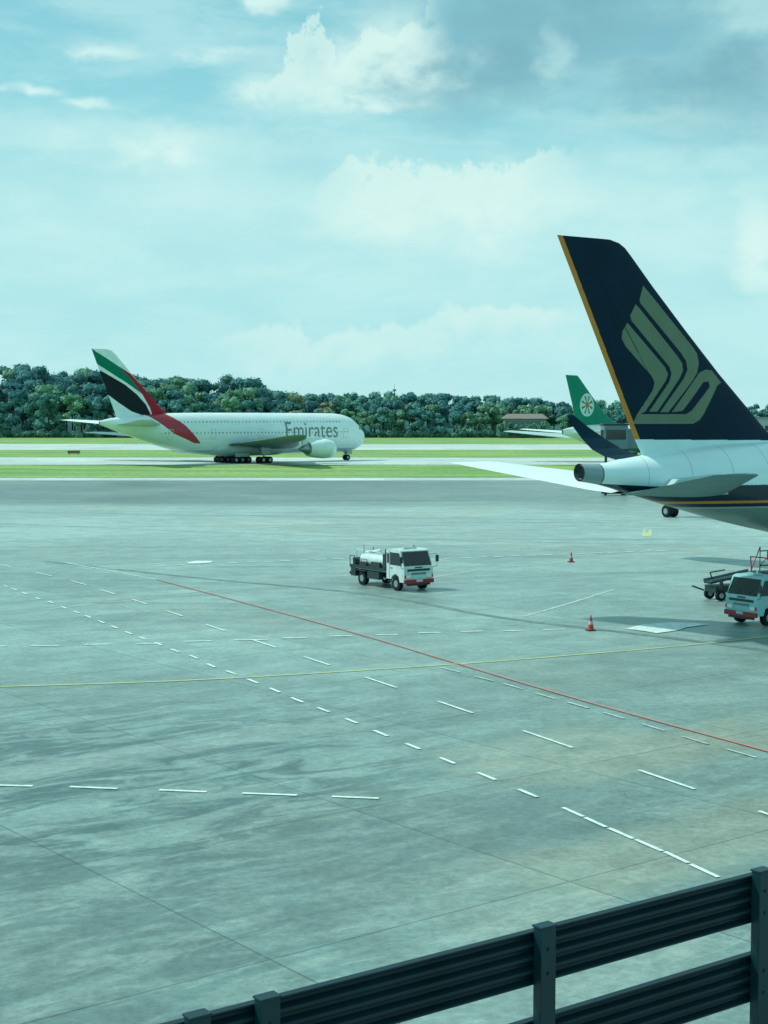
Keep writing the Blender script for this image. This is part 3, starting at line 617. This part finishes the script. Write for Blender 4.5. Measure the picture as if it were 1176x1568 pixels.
for row,(yy,k,dens) in enumerate(((716,.66,8),(728,.84,8.5),(743,1.0,8.5),(757,1.02,9))):
    x=-330
    while x<330:
        x+=dens*rng.uniform(.6,1.3); y=yy+rng.uniform(-5,5)
        u=588+F*x/y
        if row==0 and 768<u<842: continue
        vt=np.interp(u,tu,tv); H=(CAMH+(638-vt)/F*y)*k*rng.uniform(.88,1.0)
        R=H*rng.uniform(.24,.34)+1.6
        base=np.array([(.070,.215,.215),(.090,.260,.215),(.130,.300,.195),(.060,.185,.200),(.20,.27,.18)][rng.choice(5,p=[.32,.26,.19,.17,.06])])  # crown colours lightened and blued to stand in for distance haze
        if abs(x)<190:
            trunk.cyl((x,y,0),(x,y,H*.6),.45,.2,0,6,False)
            for _ in range(3):
                a=rng.uniform(0,6.28); trunk.cyl((x,y,H*rng.uniform(.3,.5)),(x+math.cos(a)*R*.6,y+math.sin(a)*R*.6,H*.7),.18,.07,0,5,False)
        vis=abs(x)<185; nl=(15 if vis else 7)
        for i in range(nl):
            f=rng.uniform(.2,.98) if row==0 else rng.uniform(.4,1.0)
            w=math.sqrt(max(0,1-((f-.52)/.52)**2)); a=rng.uniform(0,6.28); rr=R*w*rng.uniform(.2,.95)
            lr=R*rng.uniform(.25,.45); z=min(f*H,H-lr*.8)
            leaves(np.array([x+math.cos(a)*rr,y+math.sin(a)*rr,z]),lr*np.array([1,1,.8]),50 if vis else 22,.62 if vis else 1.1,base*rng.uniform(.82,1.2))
x=-330
while x<330:
    x+=rng.uniform(2,4)
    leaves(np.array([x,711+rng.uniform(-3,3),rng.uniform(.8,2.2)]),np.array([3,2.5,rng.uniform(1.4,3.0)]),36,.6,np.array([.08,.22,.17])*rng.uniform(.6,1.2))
for x in np.arange(52,78,2.6):
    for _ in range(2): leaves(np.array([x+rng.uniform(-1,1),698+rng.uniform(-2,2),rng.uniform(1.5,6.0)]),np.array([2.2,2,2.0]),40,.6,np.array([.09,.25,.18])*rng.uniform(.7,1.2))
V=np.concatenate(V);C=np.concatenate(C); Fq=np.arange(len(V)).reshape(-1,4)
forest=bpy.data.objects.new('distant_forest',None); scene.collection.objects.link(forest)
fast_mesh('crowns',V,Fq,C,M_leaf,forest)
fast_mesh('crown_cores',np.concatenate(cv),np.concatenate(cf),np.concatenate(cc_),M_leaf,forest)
trunk.build('trunks',[mat('bark',(.06,.07,.06),.9)],parent=forest,recalc=False)
b=MB()
xs=np.linspace(-1500,1500,121)
hz=[8+4*math.sin(x*.013)+2*math.sin(x*.05+1)+ (10*min(1,(-60-x)/120) if x<-60 else 0) for x in xs]
vs=[(x,765,-.2) for x in xs]+[(x,785,h) for x,h in zip(xs,hz)]+[(x,1100,h*.9) for x,h in zip(xs,hz)]; n=len(xs)
b.add(vs,[(i,i+1,n+i+1,n+i) for i in range(n-1)]+[(n+i,n+i+1,2*n+i+1,2*n+i) for i in range(n-1)],0,True)
b.build('hill',[mat('hill_scrub',(.04,.13,.12),.95,noise=.5,scale=.15,spec=.05)],recalc=False)
# ================================================================= BUILDINGS
M_wall=mat('render_wall',(.28,.36,.35),.7,noise=.08); M_wall_haze=mat('hazed_render_wall',(.19,.27,.26),.7,noise=.1); M_roof=mat('tile_roof',(.21,.19,.17),.8,noise=.2); M_grey=mat('cladding_grey',(.12,.22,.23),.5,noise=.1)  # tiled building's wall colour dimmed to carry distance haze
x=(803-588)/F*706
b=MB(); b.box((0,0,4.4),(19,10,8.8),0)
b.add([(-10.5,-6,8.8),(10.5,-6,8.8),(10.5,6,8.8),(-10.5,6,8.8),(-8,0,11.0),(8,0,11.0)],[(0,1,5,4),(1,2,5),(2,3,4,5),(3,0,4),(0,3,2,1)],1)
for r in(2.0,4.4,6.8):
    for k in range(8): b.box((-8.2+k*2.3,-5.03,r+.3),(1.3,.06,1.2),2)
b.build('tiled_roof_building',[M_wall_haze,M_roof,M_grey],loc=(x,706,0))
b=MB(); b.box((0,0,4.5),(16,10,9),0); b.box((0,0,9.3),(17,11,.6),1)
for k in range(7): b.box((-6.3+k*2.1,-5.03,6),(1.4,.06,1.6),2)
b.build('airport_building',[M_wall,M_grey,M_glass],loc=((1168-588)/F*500,500,0))
b=MB(); b.cyl((0,0,0),(0,0,22),.5,.25,0,8); b.box((0,0,22.3),(1.6,1.6,.8),0); b.cyl((0,0,22),(0,0,25.5),.1,.06,0,6); b.box((0,0,20.5),(2.2,2.2,.15),0)
b.build('antenna_mast',[M_grey],loc=((604-588)/F*735,735,0))
y=190.; x=(940-588)/F*y
b=MB(); b.box((0,0,7.2),(2.9,3.2,2.9),0); b.box((0,-1.62,7.5),(2.4,.05,1.2),1); b.box((0,0,8.75),(3.2,3.5,.2),2)
b.box((9,2.5,7.0),(16,2.2,2.4),0,rz=.25); b.box((1.2,0,2.9),(.5,.5,5.8),2); b.box((-1,0,2.9),(.3,.3,5.8),2); b.box((.1,0,.5),(3.2,1.2,.6),2); b.box((.1,0,5.6),(3,3.2,.2),2)
b.box((15,4,3),(.8,.8,6),2); b.box((-1.48,0,7.4),(.05,2.4,1.4),1); b.cyl((.9,-.4,8.8),(.9,-.4,10.0),.05,.05,2)
for k in range(5): b.box((4+k*3,.25+k*.75,7.3),(.1,.1,2.3),2)
b.build('jet_bridge',[M_grey,M_glass,M_dark],loc=(x,y,0),bevel=.04)
# ================================================================= RAILING & LEDGE
Kk=7270.
def rp(u,dv): y=Kk/dv; return Vector(((u-588)/F*y,y,0))
Pr=rp(1156,701); Pm=rp(822,793); Pl=rp(390,899)
d=(Pr-Pl).normalized(); L0=(Pr-Pl).length/2; Zt=CAMH-Kk/F
mid=(Pr+Pl+Pm)/3; ang=math.atan2(d.y,d.x)
b=MB()
def panel(zt,zb,x0,x1,waves):
    n=waves*8; pts=[]
    for i in range(n+1):
        t=i/n; w=math.cos(t*waves*2*math.pi); w=max(-1,min(1,w*1.6)); pts.append((-.045-.022*w, zt+(zb-zt)*t))
    prof=pts+[(-.01,zb),(-.01,zt)]
    m_=len(prof); vs=[(x0,p[0],p[1]) for p in prof]+[(x1,p[0],p[1]) for p in prof]
    b.add(vs,[(i,(i+1)%m_,m_+(i+1)%m_,m_+i) for i in range(m_)]+[tuple(range(m_)),tuple(range(m_,2*m_))[::-1]],0)
panel(-.02,-.35,-12,9,4); panel(-.57,-.90,-12,9,4); panel(-1.12,-1.39,-12,9,3)
for k in range(-6,5):
    for off in ((0,) if k!=-1 else (0,-.42)):
        X=k*L0+off; b.box((X,-.105,-.75),(.118,.075,1.52),1); b.box((X,-.105,.018),(.132,.09,.015),1)
        for zz in(-.12,-.27,-.67,-.82): b.cyl((X,-.142,zz),(X,-.152,zz),.012,.012,1,8)
M_rail=mat('railing_paint',(.003,.024,.033),.42,noise=.2,scale=2,spec=.28)
b.build('corrugated_railing',[M_rail,mat('railing_post_paint',(.004,.034,.043),.4,noise=.15,spec=.3)],loc=(mid.x,mid.y,Zt),rz=ang,bevel=.006)
b=MB(); b.box((-1.5,-3.0,-1.65),(21,6.4,.3),0); b.box((-1.5,-4.5,-4.2),(21,3,4.78),0)
b.build('terminal_ledge',[M_wall],loc=(mid.x,mid.y,Zt),rz=ang)
# ================================================================= WORLD
SUN_EL=math.radians(50); SUN_AZ=math.radians(-78)
w=bpy.data.worlds.new('World'); scene.world=w; w.use_nodes=True; nt=w.node_tree; N=nt.nodes; L=nt.links
bg=N['Background']; bg.inputs['Strength'].default_value=.1
sky=N.new('ShaderNodeTexSky'); sky.sky_type='NISHITA'; sky.sun_disc=False; sky.sun_elevation=SUN_EL; sky.sun_rotation=SUN_AZ; sky.air_density=1.0; sky.dust_density=1.2
def mth(op,a,b_=None,c_=None):
    n=N.new('ShaderNodeMath'); n.operation=op
    for i,x in enumerate((a,b_,c_)):
        if x is None: continue
        if isinstance(x,(int,float)): n.inputs[i].default_value=x
        else: L.new(x,n.inputs[i])
    return n.outputs[0]
def mr(v,a,b_,c,d):
    n=N.new('ShaderNodeMapRange'); n.interpolation_type='SMOOTHSTEP'
    for k,x in zip(('From Min','From Max','To Min','To Max'),(a,b_,c,d)):
        if isinstance(x,(int,float)): n.inputs[k].default_value=x
        else: L.new(x,n.inputs[k])
    L.new(v,n.inputs['Value']); return n.outputs[0]
def mix(f,a,c,bt='MIX'):
    n=N.new('ShaderNodeMix'); n.data_type='RGBA'; n.blend_type=bt
    if isinstance(f,(int,float)): n.inputs[0].default_value=f
    else: L.new(f,n.inputs[0])
    for i,x in((6,a),(7,c)):
        if isinstance(x,tuple): n.inputs[i].default_value=(*x,1)
        else: L.new(x,n.inputs[i])
    return n.outputs[2]
tc=N.new('ShaderNodeTexCoord'); sp=N.new('ShaderNodeSeparateXYZ'); L.new(tc.outputs['Generated'],sp.inputs[0])
az=mth('ARCTAN2',sp.outputs[0],sp.outputs[1]); el=mth('ARCSINE',sp.outputs[2])
def vec(x,y,z=0.0):
    n=N.new('ShaderNodeCombineXYZ')
    for i,q in enumerate((x,y,z)):
        if isinstance(q,(int,float)): n.inputs[i].default_value=q
        else: L.new(q,n.inputs[i])
    return n.outputs[0]
def noise(v,sc,det=5,ro=.55,dist=0):
    n=N.new('ShaderNodeTexNoise'); n.inputs['Scale'].default_value=sc; n.inputs['Detail'].default_value=det; n.inputs['Roughness'].default_value=ro; n.inputs['Distortion'].default_value=dist; L.new(v,n.inputs['Vector']); return n.outputs['Fac']
uv=vec(az,mth('MULTIPLY',el,1.6)); uvw=vec(az,mth('MULTIPLY',el,3.4),3.3)
n1=noise(uv,20,7,.58,.2); n2=noise(uv,9,5,.5); n3=noise(uvw,9,7,.6,.3); n4=noise(vec(az,mth('MULTIPLY',el,1.6),7.7),14,6,.55)
wa=mth('MULTIPLY',mth('SUBTRACT',n4,.5),.13); we=mth('MULTIPLY',mth('SUBTRACT',n1,.5),.055)
azw=mth('ADD',az,wa); elw=mth('ADD',el,we)
def blob(u,v,ru,rv,i=.2,o=1.3,ax=azw,ex=elw):
    a0=(u-588)/F; e0=(638-v)/F
    dx=mth('DIVIDE',mth('SUBTRACT',ax,a0),ru/F); dy=mth('DIVIDE',mth('SUBTRACT',ex,e0),rv/F)
    d=mth('SQRT',mth('ADD',mth('MULTIPLY',dx,dx),mth('MULTIPLY',dy,dy)))
    return mr(d,i,o,1,0)
def mx(a,b_): return mth('MAXIMUM',a,b_)
base=mix(1.0,sky.outputs[0],(.62,1.20,1.06),'MULTIPLY')
base=mix(mr(el,.0,.35,.92,.45),base,(3.4,7.7,8.4))
base=mix(mr(el,-.02,.22,.92,0),base,(4.8,8.2,8.3))
base=mix(mth('MULTIPLY',mr(n3,.40,.66,0,1),.45),base,(5.9,8.9,8.8))
lv=mx(blob(300,320,480,130,0,1.4),blob(850,360,460,130,0,1.4)); base=mix(mth('MULTIPLY',lv,mr(n2,.3,.65,.35,.85)),base,(6.0,8.9,8.7))
# grey cloud mass
dk=mx(blob(880,50,320,120,.2,1.2),mx(blob(730,130,200,80,.1,1.3),blob(1090,150,240,95,.1,1.3)))
base=mix(mth('MULTIPLY',dk,mr(n1,.32,.64,1.0,.70)),base,(2.1,4.7,5.5))
hl=mx(blob(1130,50,70,50,.1,1.3),mx(blob(830,110,36,50,.1,1.3),blob(960,200,180,28,.0,1.4))); base=mix(mth('MULTIPLY',hl,.5),base,(5.2,8.2,8.2))
# soft bright cumulus body
br_=blob(590,90,100,85,.1,1.2)
for q in((470,145,150,34),(640,110,80,60),(560,165,120,24),(395,12,95,24),(700,330,260,60),(1165,380,60,95),(260,235,170,38)):
    br_=mx(br_,blob(*q,.1,1.3))
base=mix(mth('MULTIPLY',br_,mr(n1,.38,.60,.35,.88)),base,(7.0,9.4,8.9))
sa=mth('ADD',az,mth('MULTIPLY',mth('SUBTRACT',n1,.5),.06)); se=mth('ADD',el,mth('MULTIPLY',mth('SUBTRACT',n1,.5),.022))
ws=blob(165,106,80,14,.0,1.4,sa,se)
for q in((70,162,60,10),(150,178,45,11),(350,105,70,14)): ws=mx(ws,blob(*q,.0,1.4,sa,se))
base=mix(mth('MULTIPLY',ws,mr(n1,.35,.6,.3,.9)),base,(6.9,9.3,9.0))
def bank(base,u0,u1,v,amp,depth,stren,seed,slope=0.0):
    a0,a1=(u0-588)/F,(u1-588)/F; e0=(638-v)/F; w_=(a1-a0)*.28
    c1=noise(vec(az,mth('MULTIPLY',el,.8),seed),26,6,.58,.0)
    et=mth('ADD',mth('ADD',mth('MULTIPLY',mth('SUBTRACT',c1,.5),amp),e0),mth('MULTIPLY',mth('SUBTRACT',az,(a0+a1)/2),slope))
    dd=mth('SUBTRACT',et,el)
    f=mth('MULTIPLY',mr(dd,-.0015,.005,0,1),mr(dd,.004,depth,1,0))
    f=mth('MULTIPLY',f,mth('MULTIPLY',mr(az,a0,a0+w_,0,1),mr(az,a1-w_,a1,1,0)))
    return mix(mth('MULTIPLY',f,stren),base,(7.0,9.3,8.7))
base=bank(base,440,920,262,.10,.06,.72,1.7,.14)
base=bank(base,300,760,500,.07,.035,.5,4.1,.05)
base=bank(base,640,900,475,.05,.03,.6,5.9,0)
base=bank(base,330,700,85,.16,.05,.65,9.2,.28)
gen=mth('MULTIPLY',mr(n2,.48,.66,0,1),mr(el,.27,.5,0,.7)); base=mix(gen,base,(6.2,8.4,8.4))
L.new(base,bg.inputs['Color'])
sd_=bpy.data.lights.new('sun','SUN'); sd_.energy=3.3; sd_.angle=math.radians(2.0); sd_.color=(1,.97,.87)
so=link(bpy.data.objects.new('sun',sd_))
dirv=Vector((math.sin(SUN_AZ)*math.cos(SUN_EL),math.cos(SUN_AZ)*math.cos(SUN_EL),math.sin(SUN_EL)))
so.rotation_euler=dirv.to_track_quat('Z','Y').to_euler(); so.location=(0,0,60)
